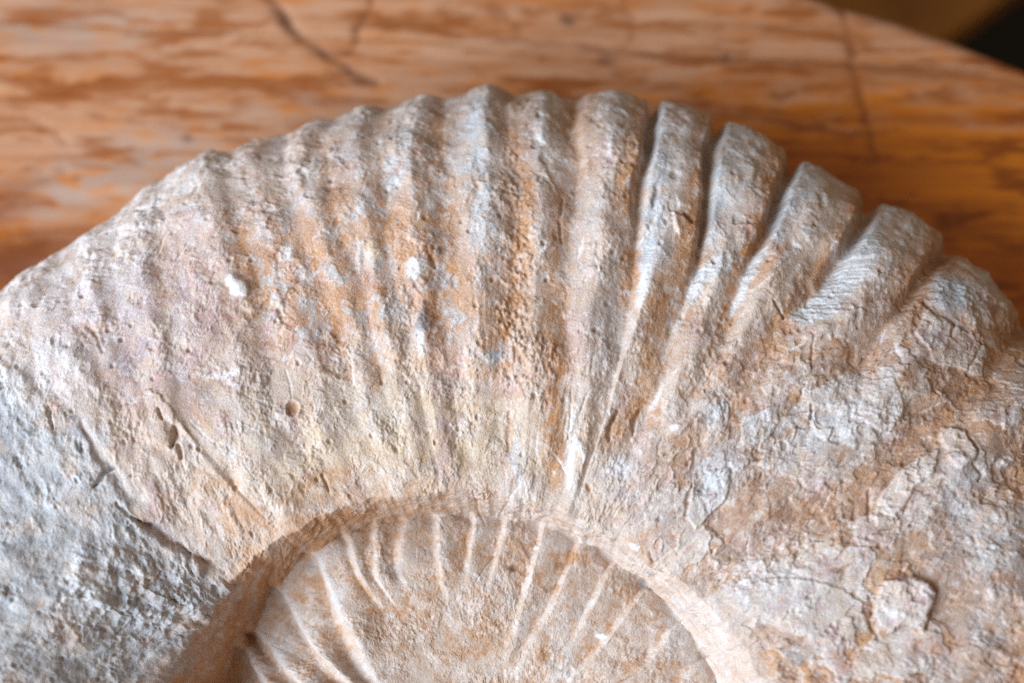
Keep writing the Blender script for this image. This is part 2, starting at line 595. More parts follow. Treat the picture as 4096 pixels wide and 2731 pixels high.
def base_surface(th, Rout):
    rs = ring(th, th_seam, r_seam_, 3)[:, None]
    rh = ring(th, th_sh, r_sh_, 3)[:, None]
    rh = rh + (.0016 * fbm(9 * np.cos(th), 9 * np.sin(th), 3, 5) + .0003 * fbm(40 * np.cos(th), 40 * np.sin(th), 2, 8))[:, None]
    rs = rs + (.0008 * fbm(12 * np.cos(th), 12 * np.sin(th), 3, 6))[:, None]
    R = Rout[:, None]
    # inner whorl
    gi = g_in[None]
    r1 = gi * rs
    z1 = catmull([0, .25, .5, .75, .92, 1.0], [.051, .0555, .0590, .0604, .0595, .0575], g_in)[None] + 0 * r1
    # umbilical wall
    w = g_w[None]
    r2 = rs + (rh - rs) * catmull([0, .2, .5, .8, 1], [0, .16, .42, .72, 1.0], g_w)[None]
    z2 = catmull([0, .12, .5, .8, 1], [.0575, .0605, .0755, .0865, .0905], g_w)[None] + 0 * r2
    # flank to the widest point
    fr = catmull([0, .2, .45, .7, .85, .95, 1], [0, .20, .47, .745, .89, .975, 1.0], g_f)
    fz = catmull([0, .1, .3, .5, .7, .82, .92, 1], [.0905, .0955, .101, .1015, .094, .082, .064, .040], g_f)
    r3 = rh + (R - rh) * fr[None]
    z3 = fz[None] + 0 * r3
    # venter down to the table
    r4 = R * (1 - 0.16 * catmull([0, .3, .6, 1], [0, .02, .22, 1], g_v)[None])
    z4 = catmull([0, .35, .7, 1], [.040, .018, .003, -.0005], g_v)[None] + 0 * r4
    roll = sstep(math.radians(128), math.radians(158), th)[:, None] * sstep(math.radians(250), math.radians(205), th)[:, None]
    z1 = z1 - 0.034 * roll * sstep(.62, 1.0, gi)
    z2 = z2 - roll * (0.034 + (0.019 - 0.034) * w)
    z3 = z3 - 0.019 * roll * np.exp(-(g_f[None] / .24) ** 2)
    return np.concatenate([r1, r2, r3, r4], 1), np.concatenate([z1, z2, z3, z4], 1)


def outline_radius():
    """scale the outer radius until the base shape's outline falls on the measured one"""
    th = np.linspace(0, 2 * np.pi, 360, endpoint=False)
    R = ring(th, th_out, r_out_, 5)
    c0 = np.array([CTR_PX])
    tgt = np.asarray(OUTLINE, float) * T
    ta = np.arctan2(-(tgt[:, 1] - CTR_PX[1]), tgt[:, 0] - CTR_PX[0])
    td = np.hypot(tgt[:, 0] - CTR_PX[0], tgt[:, 1] - CTR_PX[1]) - 26 + 16 * sstep(1500, 800, tgt[:, 0]) + 16 * sstep(1500, 2000, tgt[:, 0])
    o = np.argsort(ta)
    ta, td = ta[o], td[o]
    for it in range(5):
        r, z = base_surface(th, R)
        px, py = project(C[0] + r * np.cos(th)[:, None], C[1] + r * np.sin(th)[:, None], z)
        d = np.hypot(px - CTR_PX[0], py - CTR_PX[1])
        j = np.argmax(d, 1)
        e = d[np.arange(360), j]
        a = np.arctan2(-(py[np.arange(360), j] - CTR_PX[1]), px[np.arange(360), j] - CTR_PX[0])
        tg = np.interp(a, ta, td)
        ok = (a > ta[0]) & (a < ta[-1])
        R = R * np.where(ok, tg / e, 1.0)
        gi = np.where(ok)[0]
        R = np.interp(np.arange(360), gi, R[gi], period=360)
        k = np.ones(7) / 7
        R = np.convolve(np.concatenate([R[-3:], R, R[:3]]), k, 'valid')
    return np.interp(TH % (2 * np.pi), th, R, period=2 * np.pi)


ROUT = outline_radius()
RR, ZZ = base_surface(TH, ROUT)
NTH, NS = RR.shape
ct, st = np.cos(TH)[:, None], np.sin(TH)[:, None]
BX, BY = C[0] + RR * ct, C[1] + RR * st
PX, PY = project(BX, BY, ZZ)
# unrolled coordinates: arc length along the profile keeps grain even over the shoulder and wall
arc = np.concatenate([np.zeros((NTH, 1)), np.cumsum(np.hypot(np.diff(RR, axis=1), np.diff(ZZ, axis=1)), 1)], 1)
arc = arc - arc[:, :1] + RR[:, :1]
QX, QY = (arc * ct).astype(np.float32), (arc * st).astype(np.float32)
PX, PY = PX.astype(np.float32), PY.astype(np.float32)
iW, iF, iV = NI, NI + NW, NI + NW + NF            # zone starts
# behind the widest point the measured drawing is carried straight over the edge
PXc, PYc = PX.copy(), PY.copy()
vis_end = iV - 6
for A in (PXc, PYc):
    step = A[:, vis_end:vis_end + 1] - A[:, vis_end - 4:vis_end - 3]
    A[:, vis_end:] = A[:, vis_end:vis_end + 1] + step * 0.10 * np.arange(NS - vis_end)[None]
FR = np.zeros(NS, np.float32)
FR[iF:iV] = g_f
FR[iV:] = 1.0
ZONE_F = sstep(iF - 18, iF + 25, np.arange(NS))[None]     # 1 on the outer whorl, 0 inside the umbilicus
ZONE_I = 1 - sstep(iW - 8, iW + 2, np.arange(NS))[None]

# ------------------------------------------------------------------ ribs
def B_(pts): return [(2400 + .7211 * x, 300 + .7211 * y) for x, y in pts]
def C_(pts): return [(1000 + .7211 * x, 300 + .7211 * y) for x, y in pts]
def D_(pts): return [(0 + .7211 * x, 900 + .7211 * y) for x, y in pts]


# (kind, measured line from rim to umbilicus, relief in mm at the rim, relief at the inner end, inner end of the relief 0..1)
LINES = [
    ('groove', [(-60, 1150), (-10, 1290), (60, 1480), (160, 1700)], 1.28, 0.3, .35),
    ('crest', [(60, 1075), (110, 1180), (200, 1320), (280, 1460), (360, 1600)], 2.40, .6, .40),
    ('groove', [(205, 1000), (290, 1150), (310, 1310), (370, 1420), (450, 1560), (540, 1700)], 2.56, 1.0, .30),
    ('crest', [(310, 925), (340, 1060), (390, 1250), (450, 1460), (520, 1640)], 2.40, .8, .30),
    ('groove', [(440, 830), (455, 1000), (480, 1200), (530, 1420), (610, 1620)], 1.92, .8, .25),
    ('crest', [(560, 750), (560, 900), (575, 1050), (595, 1250), (640, 1450), (700, 1660)], 2.56, 1.0, .15),
    ('groove', D_([(960, -300), (890, 80), (885, 200), (905, 430), (980, 700), (1000, 1000), (1130, 1350), (1220, 1480)]), 2.08, 2.0, .02),
    ('crest', [(815, 600), (850, 850), (930, 1170), (980, 1400), (1000, 1600), (1000, 1850), (970, 1960)], 2.88, 2.2, .02),
    ('groove', [(930, 590), (960, 936), (1010, 1116), (1050, 1333), (1110, 1549), (1180, 1680), (1220, 1860)], 2.40, 1.8, .05),
    ('crest', [(1030, 560), (1062, 800), (1120, 1050), (1180, 1220), (1240, 1400), (1280, 1600), (1310, 1800)], 2.08, 1.8, .06),
    ('groove', [(1130, 515), (1150, 730), (1210, 1000), (1290, 1180), (1340, 1300), (1400, 1500), (1430, 1660)], 2.08, 2.0, .05),
    ('crest', [(1235, 460), (1195, 590), (1205, 730), (1270, 900), (1350, 1100), (1420, 1300), (1460, 1560)], 2.40, 1.2, .14),
    ('groove', [(1320, 445), (1290, 590), (1320, 720), (1340, 880), (1420, 1080), (1480, 1280), (1530, 1560)], 1.92, 1.2, .14),
    ('crest', C_([(680, 145), (620, 300), (590, 450), (620, 650), (650, 850), (690, 1100), (740, 1300), (830, 1700)]), 2.40, 1.2, .14),
    ('groove', C_([(775, 150), (720, 350), (735, 500), (765, 700), (760, 900), (800, 1100), (830, 1300), (920, 1700)]), 2.24, 1.2, .14),
    ('crest', C_([(960, 70), (930, 250), (905, 350), (900, 500), (920, 700), (930, 900), (940, 1050), (950, 1350), (1000, 1700)]), 4.00, 1.8, .06),
    ('groove', C_([(1085, 110), (1045, 300), (1060, 500), (1080, 700), (1090, 900), (1060, 1100), (1050, 1300), (1080, 1500), (1130, 1750)]), 4.00, 1.9, .06),
    ('crest', C_([(1345, 35), (1320, 200), (1310, 400), (1320, 550), (1300, 800), (1290, 1000), (1260, 1300), (1260, 1540)]), 4.00, 1.6, .12),
    ('groove', C_([(1475, 70), (1440, 250), (1460, 450), (1500, 620), (1480, 850), (1480, 1150), (1430, 1400), (1400, 1560), (1420, 1900)]), 3.84, 1.2, .10),
    ('crest', C_([(1650, 40), (1620, 200), (1610, 500), (1620, 700), (1620, 950), (1590, 1200), (1570, 1400), (1560, 1800)]), 3.68, 2.0, .04),
    ('groove', C_([(1790, 120), (1800, 300), (1835, 480), (1790, 700), (1760, 1000), (1740, 1200), (1770, 1400), (1760, 1800), (1740, 2120)]), 4.96, 1.6, 0.0),
    ('crest', C_([(2060, 90), (2020, 250), (1980, 450), (1950, 700), (1960, 950), (1920, 1200), (1880, 1400), (1860, 1900), (1850, 2100)]), 7.3, 1.5, .0),
    ('groove', C_([(2225, 200), (2180, 450), (2165, 650), (2170, 900), (2140, 1100), (2090, 1300), (2050, 1600), (1990, 1850)]), 9.0, 3.1, .10),
    ('crest', B_([(470, 145), (470, 280), (430, 550), (390, 750), (330, 950), (280, 1100), (230, 1250), (170, 1500)]), 8.4, 2.6, .18),
    ('groove', B_([(670, 290), (600, 450), (600, 600), (585, 800), (570, 950), (520, 1100), (440, 1300), (390, 1470), (330, 1700)]), 10.0, 3.1, .12),
    ('crest', B_([(800, 280), (830, 420), (800, 600), (740, 800), (690, 950), (650, 1100), (590, 1300), (540, 1470)]), 9.0, 1.9, .30),
    ('groove', B_([(1065, 490), (1000, 650), (930, 830), (880, 980), (800, 1100), (740, 1290), (690, 1440)]), 10.0, 3.1, .30),
    ('crest', B_([(1250, 475), (1270, 620), (1180, 800), (1080, 950), (980, 1090), (890, 1250), (820, 1400)]), 9.7, 1.4, .34),
    ('groove', B_([(1490, 700), (1410, 900), (1330, 1020), (1220, 1170), (1070, 1350), (1000, 1450)]), 10.0, 1.2, .36),
    ('crest', B_([(1760, 720), (1690, 900), (1600, 1060), (1470, 1210), (1350, 1330), (1180, 1460)]), 9.0, 1.2, .36),
    ('groove', B_([(1960, 920), (1880, 1020), (1770, 1140), (1680, 1260), (1570, 1400), (1490, 1550), (1400, 1750)]), 7.9, 2.9, .20),
    ('crest', B_([(2200, 1080), (2060, 1200), (1960, 1310), (1850, 1440), (1700, 1600), (1560, 1800)]), 3.9, 2.0, .15),
    ('groove', [(4140, 1290), (4030, 1380), (3960, 1500), (3826, 1610), (3725, 1690), (3611, 1790), (3510, 1893), (3384, 1981), (3182, 2082)], 6.5, 2.0, .08),
    ('crest', [(4230, 1480), (4080, 1600), (3930, 1760), (3800, 1900), (3640, 2050), (3400, 2220)], 6.0, 1.5, .12),
    ('groove', [(4260, 1740), (4096, 1868), (3977, 1950), (3870, 2060), (3700, 2200)], 4.0, 1.2, .25),
    ('crest', [(4300, 1900), (4100, 2050), (3950, 2160), (3750, 2300)], 3.5, 1.0, .25),
    ('groove', [(4350, 2150), (4150, 2260), (3900, 2420)], 3.0, 1.0, .3),
]

# lookup of (flank fraction, theta) for a measured point on the base surface
sub_t, sub_s = 5, 5
LT = np.arange(0, 1400, sub_t)
LPX, LPY = PXc[LT][:, ::sub_s], PYc[LT][:, ::sub_s]
LIDX = np.arange(NS)[::sub_s]
LVAL = np.where(np.arange(NS) < iF, 0, np.where(np.arange(NS) < iV, (np.arange(NS) - iF) / NF, 1.0))


def locate(pts):
    """measured point -> (profile index, theta)"""
    out = []
    for x, y in pts:
        d = (LPX - x) ** 2 + (LPY - y) ** 2
        d = d + np.where(LIDX[None] > iV - 4, 1e5, 0)
        a, b = np.unravel_index(np.argmin(d), d.shape)
        out.append((LIDX[b], TH[LT[a]]))
    return np.array(out, float)


def rib_field(lines, rows, rowpos, ease):
    """interpolates the relief between neighbouring crest and groove lines row by row.
    returns relief (m), crest closeness 0..1, crest id"""
    ks = []
    for ln in lines:
        kind, pts, a_out, a_in, f_in = ln
        L = locate(pts)
        o = np.argsort(L[:, 0])
        L = L[o]
        f = rowpos[L[:, 0].astype(int)]
        fu, ui = np.unique(f, return_index=True)
        th = L[ui, 1]
        if len(fu) > 1:      # carry the line on beyond its ends
            sl0 = (th[1] - th[0]) / (fu[1] - fu[0] + 1e-6)
            fu = np.concatenate([[fu[0] - .5], fu])
            th = np.concatenate([[th[0] - .5 * np.clip(sl0, -.05, .05)], th])
        ks.append((kind, fu, th, a_out * 1e-3, a_in * 1e-3, f_in))
    H_ = np.zeros((NTH, len(rows)), np.float32)
    CL = np.zeros_like(H_)
    ID = np.full(H_.shape, -1, np.int16)
    for c_, r in enumerate(rows):
        f = rowpos[r]
        kt = np.sort(np.array([np.interp(f, k[1], k[2]) for k in ks]))[::-1]     # crests and grooves keep their order
        amp = []
        for k in ks:
            a = k[4] + (k[3] - k[4]) * sstep(k[5], 0.85, f)
            a *= sstep(k[5] - .12, k[5] + .10, f) if k[5] > 0 else 1.0
            amp.append(a)
        kv = np.array([(.5 if k[0] == 'crest' else -.5) for k in ks]) * np.array(amp)
        kc = np.array([1.0 if k[0] == 'crest' else 0.0 for k in ks])
        ki = np.arange(len(ks))
        # regular, quiet ribs behind the picture
        ex = np.arange(math.radians(193), math.radians(350), math.radians(4.2))
        ef = np.where(np.arange(len(ex)) % 2 == 0, 1.0, 0.0)
        kt = np.concatenate([kt, ex])
        kv = np.concatenate([kv, (ef - .5) * 0.004 * sstep(0, .6, f)])
        kc = np.concatenate([kc, ef])
        ki = np.concatenate([ki, np.where(ef > .5, 200 + np.arange(len(ex)), -1)])
        o = np.argsort(kt)
        kt, kv, kc, ki = kt[o], kv[o], kc[o], ki[o]
        kt2 = np.concatenate([[kt[-1] - 2 * np.pi], kt, [kt[0] + 2 * np.pi]])
        kv2 = np.concatenate([[kv[-1]], kv, [kv[0]]])
        kc2 = np.concatenate([[kc[-1]], kc, [kc[0]]])
        ki2 = np.concatenate([[ki[-1]], ki, [ki[0]]])
        i = np.clip(np.searchsorted(kt2, TW[:, r]) - 1, 0, len(kt2) - 2)
        u = (TW[:, r] - kt2[i]) / np.maximum(kt2[i + 1] - kt2[i], 1e-4)
        u = np.clip(u, 0, 1)
        up = kc2[i + 1] >= kc2[i]
        pl = np.clip((np.maximum(np.abs(kv2[i]), np.abs(kv2[i + 1])) * 1000 - 2.9) / 1.2, 0, 1)   # tall ribs are flat-topped
        ec = lambda q: ease(q) * (1 - pl) + pl * (.84 * sstep(0, .29, q) + .16 * np.clip(q, 0, 1))
        e = np.where(up, ec(u), 1 - ec(1 - u))
        H_[:, c_] = kv2[i] + (kv2[i + 1] - kv2[i]) * e
        CL[:, c_] = kc2[i] + (kc2[i + 1] - kc2[i]) * u
        ID[:, c_] = np.where(kc2[i] > kc2[i + 1], ki2[i], ki2[i + 1])
    k = np.exp(-0.5 * (np.arange(-9, 10) / 4.0) ** 2)
    k /= k.sum()
    Hp = np.pad(H_, ((0, 0), (9, 9)), mode='edge')
    H_ = sum(k[j] * Hp[:, j:j + H_.shape[1]] for j in range(19)).astype(np.float32)
    return H_, CL, ID


LV = LVAL
TW = TH[:, None] + 0.0035 * fbm(QX / .016, QY / .016, 3, 17) * np.clip(np.arange(NS) / iW, .25, 1)[None]
rowsF = np.arange(iF - 30, NS)
ease_out = lambda u: 0.45 * u + 0.55 * sstep(0.0, 1.0, u)
HF, CF, IDF = rib_field(LINES, rowsF, LV, ease_out)

INNER = [
    [(560, 1480), (620, 1568)], [(605, 1450), (650, 1510), (700, 1568)], [(665, 1355), (720, 1470), (800, 1568)],
    [(742, 1285), (780, 1380), (820, 1470), (870, 1568)], [(803, 1240), (815, 1290), (845, 1350)], [(866, 1200), (862, 1260), (868, 1330)],
    [(932, 1190), (920, 1250), (922, 1320)], [(1007, 1190), (1008, 1260), (1015, 1330)], [(1090, 1210), (1077, 1280), (1075, 1340)],
    [(1160, 1215), (1140, 1290), (1120, 1360)], [(1243, 1235), (1220, 1330), (1185, 1440), (1165, 1500)],
    [(1315, 1290), (1262, 1410), (1190, 1540)], [(1395, 1320), (1355, 1400), (1310, 1480)],
    [(1465, 1370), (1390, 1470), (1305, 1568)], [(1545, 1440), (1460, 1550)], [(1600, 1520), (1550, 1580)]]
inl = []
for k_, pl in enumerate(INNER):
    P_ = np.asarray(pl, float) * T
    off = 40 if k_ < 4 else 20
    a_ = 6.5 if k_ < 4 else 2.5
    fe = [.2, .2, .2, .2, .72, .70, .70, .68, .72, .70, .40, .30, .62, .25, .3, .3][k_]
    inl.append(('groove', P_ - np.array([off, 0 if k_ > 3 else -off * .5]), a_, a_ * .5, fe))
    inl.append(('crest', P_ + np.array([4, 0]), a_, a_ * .5, fe))
LI = np.concatenate([g_in, np.ones(NS - NI)])
rowsI = np.arange(0, iW + 14)
ease_in = lambda u: 0.6 * u + 0.4 * sstep(0, 1, u)
HI, CI, IDI = rib_field(inl, rowsI, LI, ease_in)
fadeI = (sstep(0.15, 0.6, LI[rowsI]) * (1 - sstep(iW - 2, iW + 13, rowsI)))[None]
HI = HI * fadeI

# ------------------------------------------------------------------ relief and colour of the stone
px, py = PXc, PYc
X_, Y_ = QX, QY
SH = RR.shape
Z0 = np.zeros(SH, np.float32)
wob1 = fbm(X_ / .012, Y_ / .012, 3, 21).astype(np.float32)
wob2 = fbm(X_ / .012, Y_ / .012, 3, 25).astype(np.float32)
wpx, wpy = px + 26 * wob1, py + 26 * wob2            # ragged version of the drawing for stain and flake edges
fine1 = fbm(X_ / .0035, Y_ / .0035, 3, 31, .6).astype(np.float32)
fine2 = fbm(X_ / .0014, Y_ / .0014, 2, 35, .6).astype(np.float32)
med = fbm(X_ / .009, Y_ / .009, 4, 38).astype(np.float32)
big = fbm(X_ / .035, Y_ / .035, 3, 41).astype(np.float32)


def G(cx, cy, rx, ry, rot=0.0, p=1.0, raw=False):
    a, b = (px, py) if raw else (wpx, wpy)
    ca, sa = math.cos(rot), math.sin(rot)
    u = ((a - cx) * ca + (b - cy) * sa) / rx
    v = (-(a - cx) * sa + (b - cy) * ca) / ry
    q = np.minimum(u * u + v * v, 30)
    return np.exp(-q ** p)


def near(poly, hw, wob=1.0, pad=4.0):
    """gaussian band along a measured polyline, evaluated only near it; returns band, position along"""
    P = np.asarray(poly, float)
    m = ((px > P[:, 0].min() - pad * hw - 60) & (px < P[:, 0].max() + pad * hw + 60)
         & (py > P[:, 1].min() - pad * hw - 60) & (py < P[:, 1].max() + pad * hw + 60))
    out = np.zeros(SH, np.float32)
    a = px[m] + (wpx[m] - px[m]) * wob
    b = py[m] + (wpy[m] - py[m]) * wob
    d, t = seg_dist(a, b, P)
    h = hw * (0.35 + 0.65 * np.sin(np.clip(t, 0.02, 0.98) * np.pi) ** .5)
    out[m] = np.exp(-(d / h) ** 2)
    return out


def inside(poly, soft=7.0, wob=0.8):
    """soft-edged polygon mask on the drawing"""
    P = np.asarray(poly, float)
    m = ((px > P[:, 0].min() - 80) & (px < P[:, 0].max() + 80) & (py > P[:, 1].min() - 80) & (py < P[:, 1].max() + 80))
    out = np.zeros(SH, np.float32)
    a = px[m] + (wpx[m] - px[m]) * wob + 5 * fine1[m]
    b = py[m] + (wpy[m] - py[m]) * wob + 5 * fine2[m]
    ins = np.zeros(a.shape, bool)
    n = len(P)
    for i in range(n):
        x0, y0 = P[i]
        x1, y1 = P[(i + 1) % n]
        cond = ((y0 > b) != (y1 > b))
        ins ^= cond & (a < (x1 - x0) * (b - y0) / (y1 - y0 + 1e-9) + x0)
    d, _ = seg_dist(a, b, np.vstack([P, P[:1]]))
    out[m] = sstep(-soft, soft, np.where(ins, d, -d))
    return out


ZF = ZONE_F * np.ones(SH, np.float32)
ZI = ZONE_I * np.ones(SH, np.float32)
ZWALL = np.clip(1 - ZF - ZI, 0, 1)
right = sstep(2500, 3100, px + 0.55 * (py - 1500)) * ZF           # flaky, rib-less right flank
right = right * sstep(1100, 1500, py + 0.25 * (px - 3000))
# the smooth grey infill at the lower left
LUMP = [(-900, 1430), (0, 1440), (160, 1560), (330, 1700), (440, 1880), (560, 2060), (700, 2170), (860, 2280), (930, 2330),
        (800, 2560), (600, 2760), (300, 3100), (-900, 3100)]
lump = inside(LUMP, 26, 0.9) * np.clip(ZF + ZWALL, 0, 1)

lumpc = inside(LUMP, 110, 2.6) * np.clip(ZF + ZWALL, 0, 1)       # its colour fades into the flank

LEFTQ = (.70 + .30 * sstep(700, 1500, px)).astype(np.float32)     # ribs are nearly worn away on the left
h = np.zeros(SH, np.float32)
h[:, rowsF] += HF * (1 + .28 * fbm(X_[:, rowsF] / .026, Y_[:, rowsF] / .026, 2, 19)) * LEFTQ[:, rowsF] * sstep(iF - 30, iF + 10, rowsF)[None] * (1 - 0.85 * lump[:, rowsF])
h[:, rowsI] += HI
cf = np.zeros(SH, np.float32)
cf[:, rowsF] = CF
ci = np.zeros(SH, np.float32)
ci[:, rowsI] = CI

# general weathered relief
rough = 0.18 + 1.0 * sstep(-.25, .55, fbm(X_ / .024, Y_ / .024, 3, 46).astype(np.float32))     # worn smooth here, coarse there
h += 0.0019 * big * (ZF + .4 * ZI)
h += 0.00072 * med * rough * (1 - .15 * ZI) * (1 - .3 * lump)
h += 0.00034 * fine1 * rough * (1 - .3 * ZI)
h += 0.00019 * fine2 * rough
cru = fbm(X_ / .012 + .3 * wob2, Y_ / .012 + .3 * wob1, 5, 48, .55).astype(np.float32)
crust = sstep(.20, .27, cru) + .7 * sstep(.52, .58, cru)
h += 0.00027 * crust * (ZF + .8 * ZI)
pit, pv = worley(X_ / .0052, Y_ / .0052, 3)
h -= 0.0010 * sstep(.30, .05, pit) * sstep(.90, .97, pv) * ZF
pit2, pv2 = worley(X_ / .011, Y_ / .011, 9)
h -= 0.0014 * sstep(.30, .04, pit2 + .12 * fine1 + .06 * fine2) * sstep(.86, .95, pv2) * (ZF * (.35 + .8 * lump))
# flaking: plates with ragged edges
plate = fbm(X_ / .030 + .35 * wob1, Y_ / .030 + .30 * wob2, 4, 51, .46).astype(np.float32)
plate2 = fbm(X_ / .019 + .4 * wob2, Y_ / .019 + .3 * wob1, 3, 57, .45).astype(np.float32)
brk = fbm(X_ / .018 + .4 * wob2, Y_ / .018 + .4 * wob1, 6, 54, .6).astype(np.float32)
st1 = sstep(-.035, .035, plate - .05)
st2 = sstep(-.035, .035, plate2 - .28)
st3 = sstep(-.03, .03, plate + .28)
flk = np.clip(.22 + .95 * right, 0, 1) * ZF * (1 - .75 * lump)
h += (0.0006 * st1 + 0.0003 * st2 + 0.0004 * st3) * flk
# grain running along the ribs (centre and right of centre)
TH2 = TH[:, None] * np.ones((1, NS))
along = fbm(TH2 * 62, arc / .020, 3, 61).astype(np.float32)
mid = np.exp(-((px - 2150) / 620) ** 2) * ZF
h += 0.00030 * along * mid * sstep(-.3, .5, big)
# rubbed, layered streaks round the umbilical wall
layer = fbm(TH2 * 9, arc / .0042 + .8 * wob1, 3, 64).astype(np.float32)
h += (0.00012 * layer + .0003 * med) * ZWALL
# granular crumbs in the grooves of the middle ribs
cr, cv = worley(X_ / .0026, Y_ / .0026, 5)
crumb = near([(2060, 640), (2075, 900), (2060, 1200), (2090, 1500)], 70) + near([(2010, 1250), (2120, 1400), (2200, 1500)], 60)
h += 0.0006 * sstep(.6, .1, cr) * crumb

ochre = np.zeros(SH, np.float32); orange = ochre.copy(); grey = ochre.copy(); white = ochre.copy()
pink = ochre.copy(); yellow = ochre.copy(); dark = ochre.copy(); rust = ochre.copy()

nA = fbm(X_ / .020 + .4 * wob1, Y_ / .020, 4, 71, .6).astype(np.float32)
nB = fbm(X_ / .012, Y_ / .012 + .4 * wob2, 5, 77, .6).astype(np.float32)
nC = fbm(X_ / .007, Y_ / .007, 4, 83, .6).astype(np.float32)

# clay along the right-hand faces and floors of the ribs
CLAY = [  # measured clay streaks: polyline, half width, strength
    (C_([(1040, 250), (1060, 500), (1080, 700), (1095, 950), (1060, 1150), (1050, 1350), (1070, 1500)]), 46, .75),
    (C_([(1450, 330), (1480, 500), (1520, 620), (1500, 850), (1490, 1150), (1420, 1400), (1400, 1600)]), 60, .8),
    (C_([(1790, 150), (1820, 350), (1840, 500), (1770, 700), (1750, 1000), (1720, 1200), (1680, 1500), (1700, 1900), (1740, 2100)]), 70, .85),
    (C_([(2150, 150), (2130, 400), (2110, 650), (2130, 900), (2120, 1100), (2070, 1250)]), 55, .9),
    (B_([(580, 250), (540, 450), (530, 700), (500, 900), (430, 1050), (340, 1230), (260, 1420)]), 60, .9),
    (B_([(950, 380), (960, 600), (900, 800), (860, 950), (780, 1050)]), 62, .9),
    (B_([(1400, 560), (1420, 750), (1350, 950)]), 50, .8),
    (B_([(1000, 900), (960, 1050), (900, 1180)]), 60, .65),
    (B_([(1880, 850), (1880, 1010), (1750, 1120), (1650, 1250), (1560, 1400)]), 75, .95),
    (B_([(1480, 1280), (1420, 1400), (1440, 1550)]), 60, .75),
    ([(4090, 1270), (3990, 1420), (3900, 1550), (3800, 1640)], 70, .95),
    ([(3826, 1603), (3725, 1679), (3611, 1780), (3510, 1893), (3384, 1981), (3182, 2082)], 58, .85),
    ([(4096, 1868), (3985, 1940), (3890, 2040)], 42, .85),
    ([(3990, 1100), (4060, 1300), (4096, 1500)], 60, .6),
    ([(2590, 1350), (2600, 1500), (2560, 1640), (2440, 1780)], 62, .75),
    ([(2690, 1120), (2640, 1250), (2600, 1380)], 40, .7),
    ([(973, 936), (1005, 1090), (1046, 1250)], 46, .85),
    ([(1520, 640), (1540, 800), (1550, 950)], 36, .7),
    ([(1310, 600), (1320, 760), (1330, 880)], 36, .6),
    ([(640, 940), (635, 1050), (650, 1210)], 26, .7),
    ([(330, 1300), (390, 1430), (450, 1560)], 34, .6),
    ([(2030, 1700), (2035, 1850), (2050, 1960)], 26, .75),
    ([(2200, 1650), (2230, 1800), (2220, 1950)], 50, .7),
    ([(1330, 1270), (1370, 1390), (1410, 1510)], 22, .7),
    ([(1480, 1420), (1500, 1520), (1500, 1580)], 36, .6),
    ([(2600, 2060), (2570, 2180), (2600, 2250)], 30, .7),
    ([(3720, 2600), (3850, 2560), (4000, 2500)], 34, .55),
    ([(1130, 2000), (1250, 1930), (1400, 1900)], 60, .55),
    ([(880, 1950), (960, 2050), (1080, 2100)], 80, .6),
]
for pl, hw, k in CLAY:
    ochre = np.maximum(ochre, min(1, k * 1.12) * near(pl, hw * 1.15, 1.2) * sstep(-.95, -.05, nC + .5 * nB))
# ochre wash: umbilical wall, inner whorl, base of flank
orange = np.maximum(orange, .8 * ZWALL * sstep(2000, 1300, px) * sstep(-.8, .2, nB))
ochre = np.maximum(ochre, .50 * ZWALL * sstep(2500, 1500, px) * sstep(-.6, .5, nB))
ochre = np.maximum(ochre, .60 * G(1250, 2080, 520, 130, -.2) * sstep(-.5, .5, nB + .5 * nC))
ochre = np.maximum(ochre, ZI * (.06 + .62 * sstep(-.4, .55, nC + .7 * nB + .25 * (1 - 2 * ci))))
white = np.maximum(white, .35 * ZI * sstep(.05, .5, nC - .3 * nB))
grey = np.maximum(grey, .3 * ZI * sstep(.1, .6, nA))
ochre = np.maximum(ochre, .5 * G(3000, 1500, 500, 250, 0) * sstep(0, .5, nC + .3 * nB))
ochre = np.maximum(ochre, .35 * ZF * sstep(.25, .75, nB + .3 * nC) * (1 - lump))
# orange stain field on the left-centre ribs
F_or = np.clip(1.1 * G(1450, 980, 480, 330) + G(1850, 1150, 150, 330) * .7 + G(1200, 1180, 280, 170) * .8 + .5 * G(2000, 1420, 120, 150), 0, 1)
orange = np.maximum(orange, F_or * sstep(-.75, .15, nB + .4 * nA) * .68)
pink = np.clip(.9 * G(1000, 1130, 330, 260) + .95 * G(480, 1280, 400, 330) + .65 * G(1580, 1200, 260, 200) + .8 * G(1230, 1310, 120, 110)
               + .5 * G(680, 1520, 300, 160) + .55 * G(2000, 1450, 110, 120) + .45 * G(800, 2000, 120, 100), 0, 1) * sstep(-.45, .45, nC + .5 * nA)
yellow = np.clip(.9 * G(1720, 1720, 360, 170, .1) + .8 * G(1470, 1290, 130, 70, .5) + .6 * G(1500, 1180, 80, 60) + .6 * G(1200, 1900, 180, 90)
                 + .7 * G(1800, 1450, 130, 60) + .5 * G(300, 1750, 160, 130) + .35 * G(1000, 1700, 300, 200), 0, 1) * sstep(-.7, .35, nB)
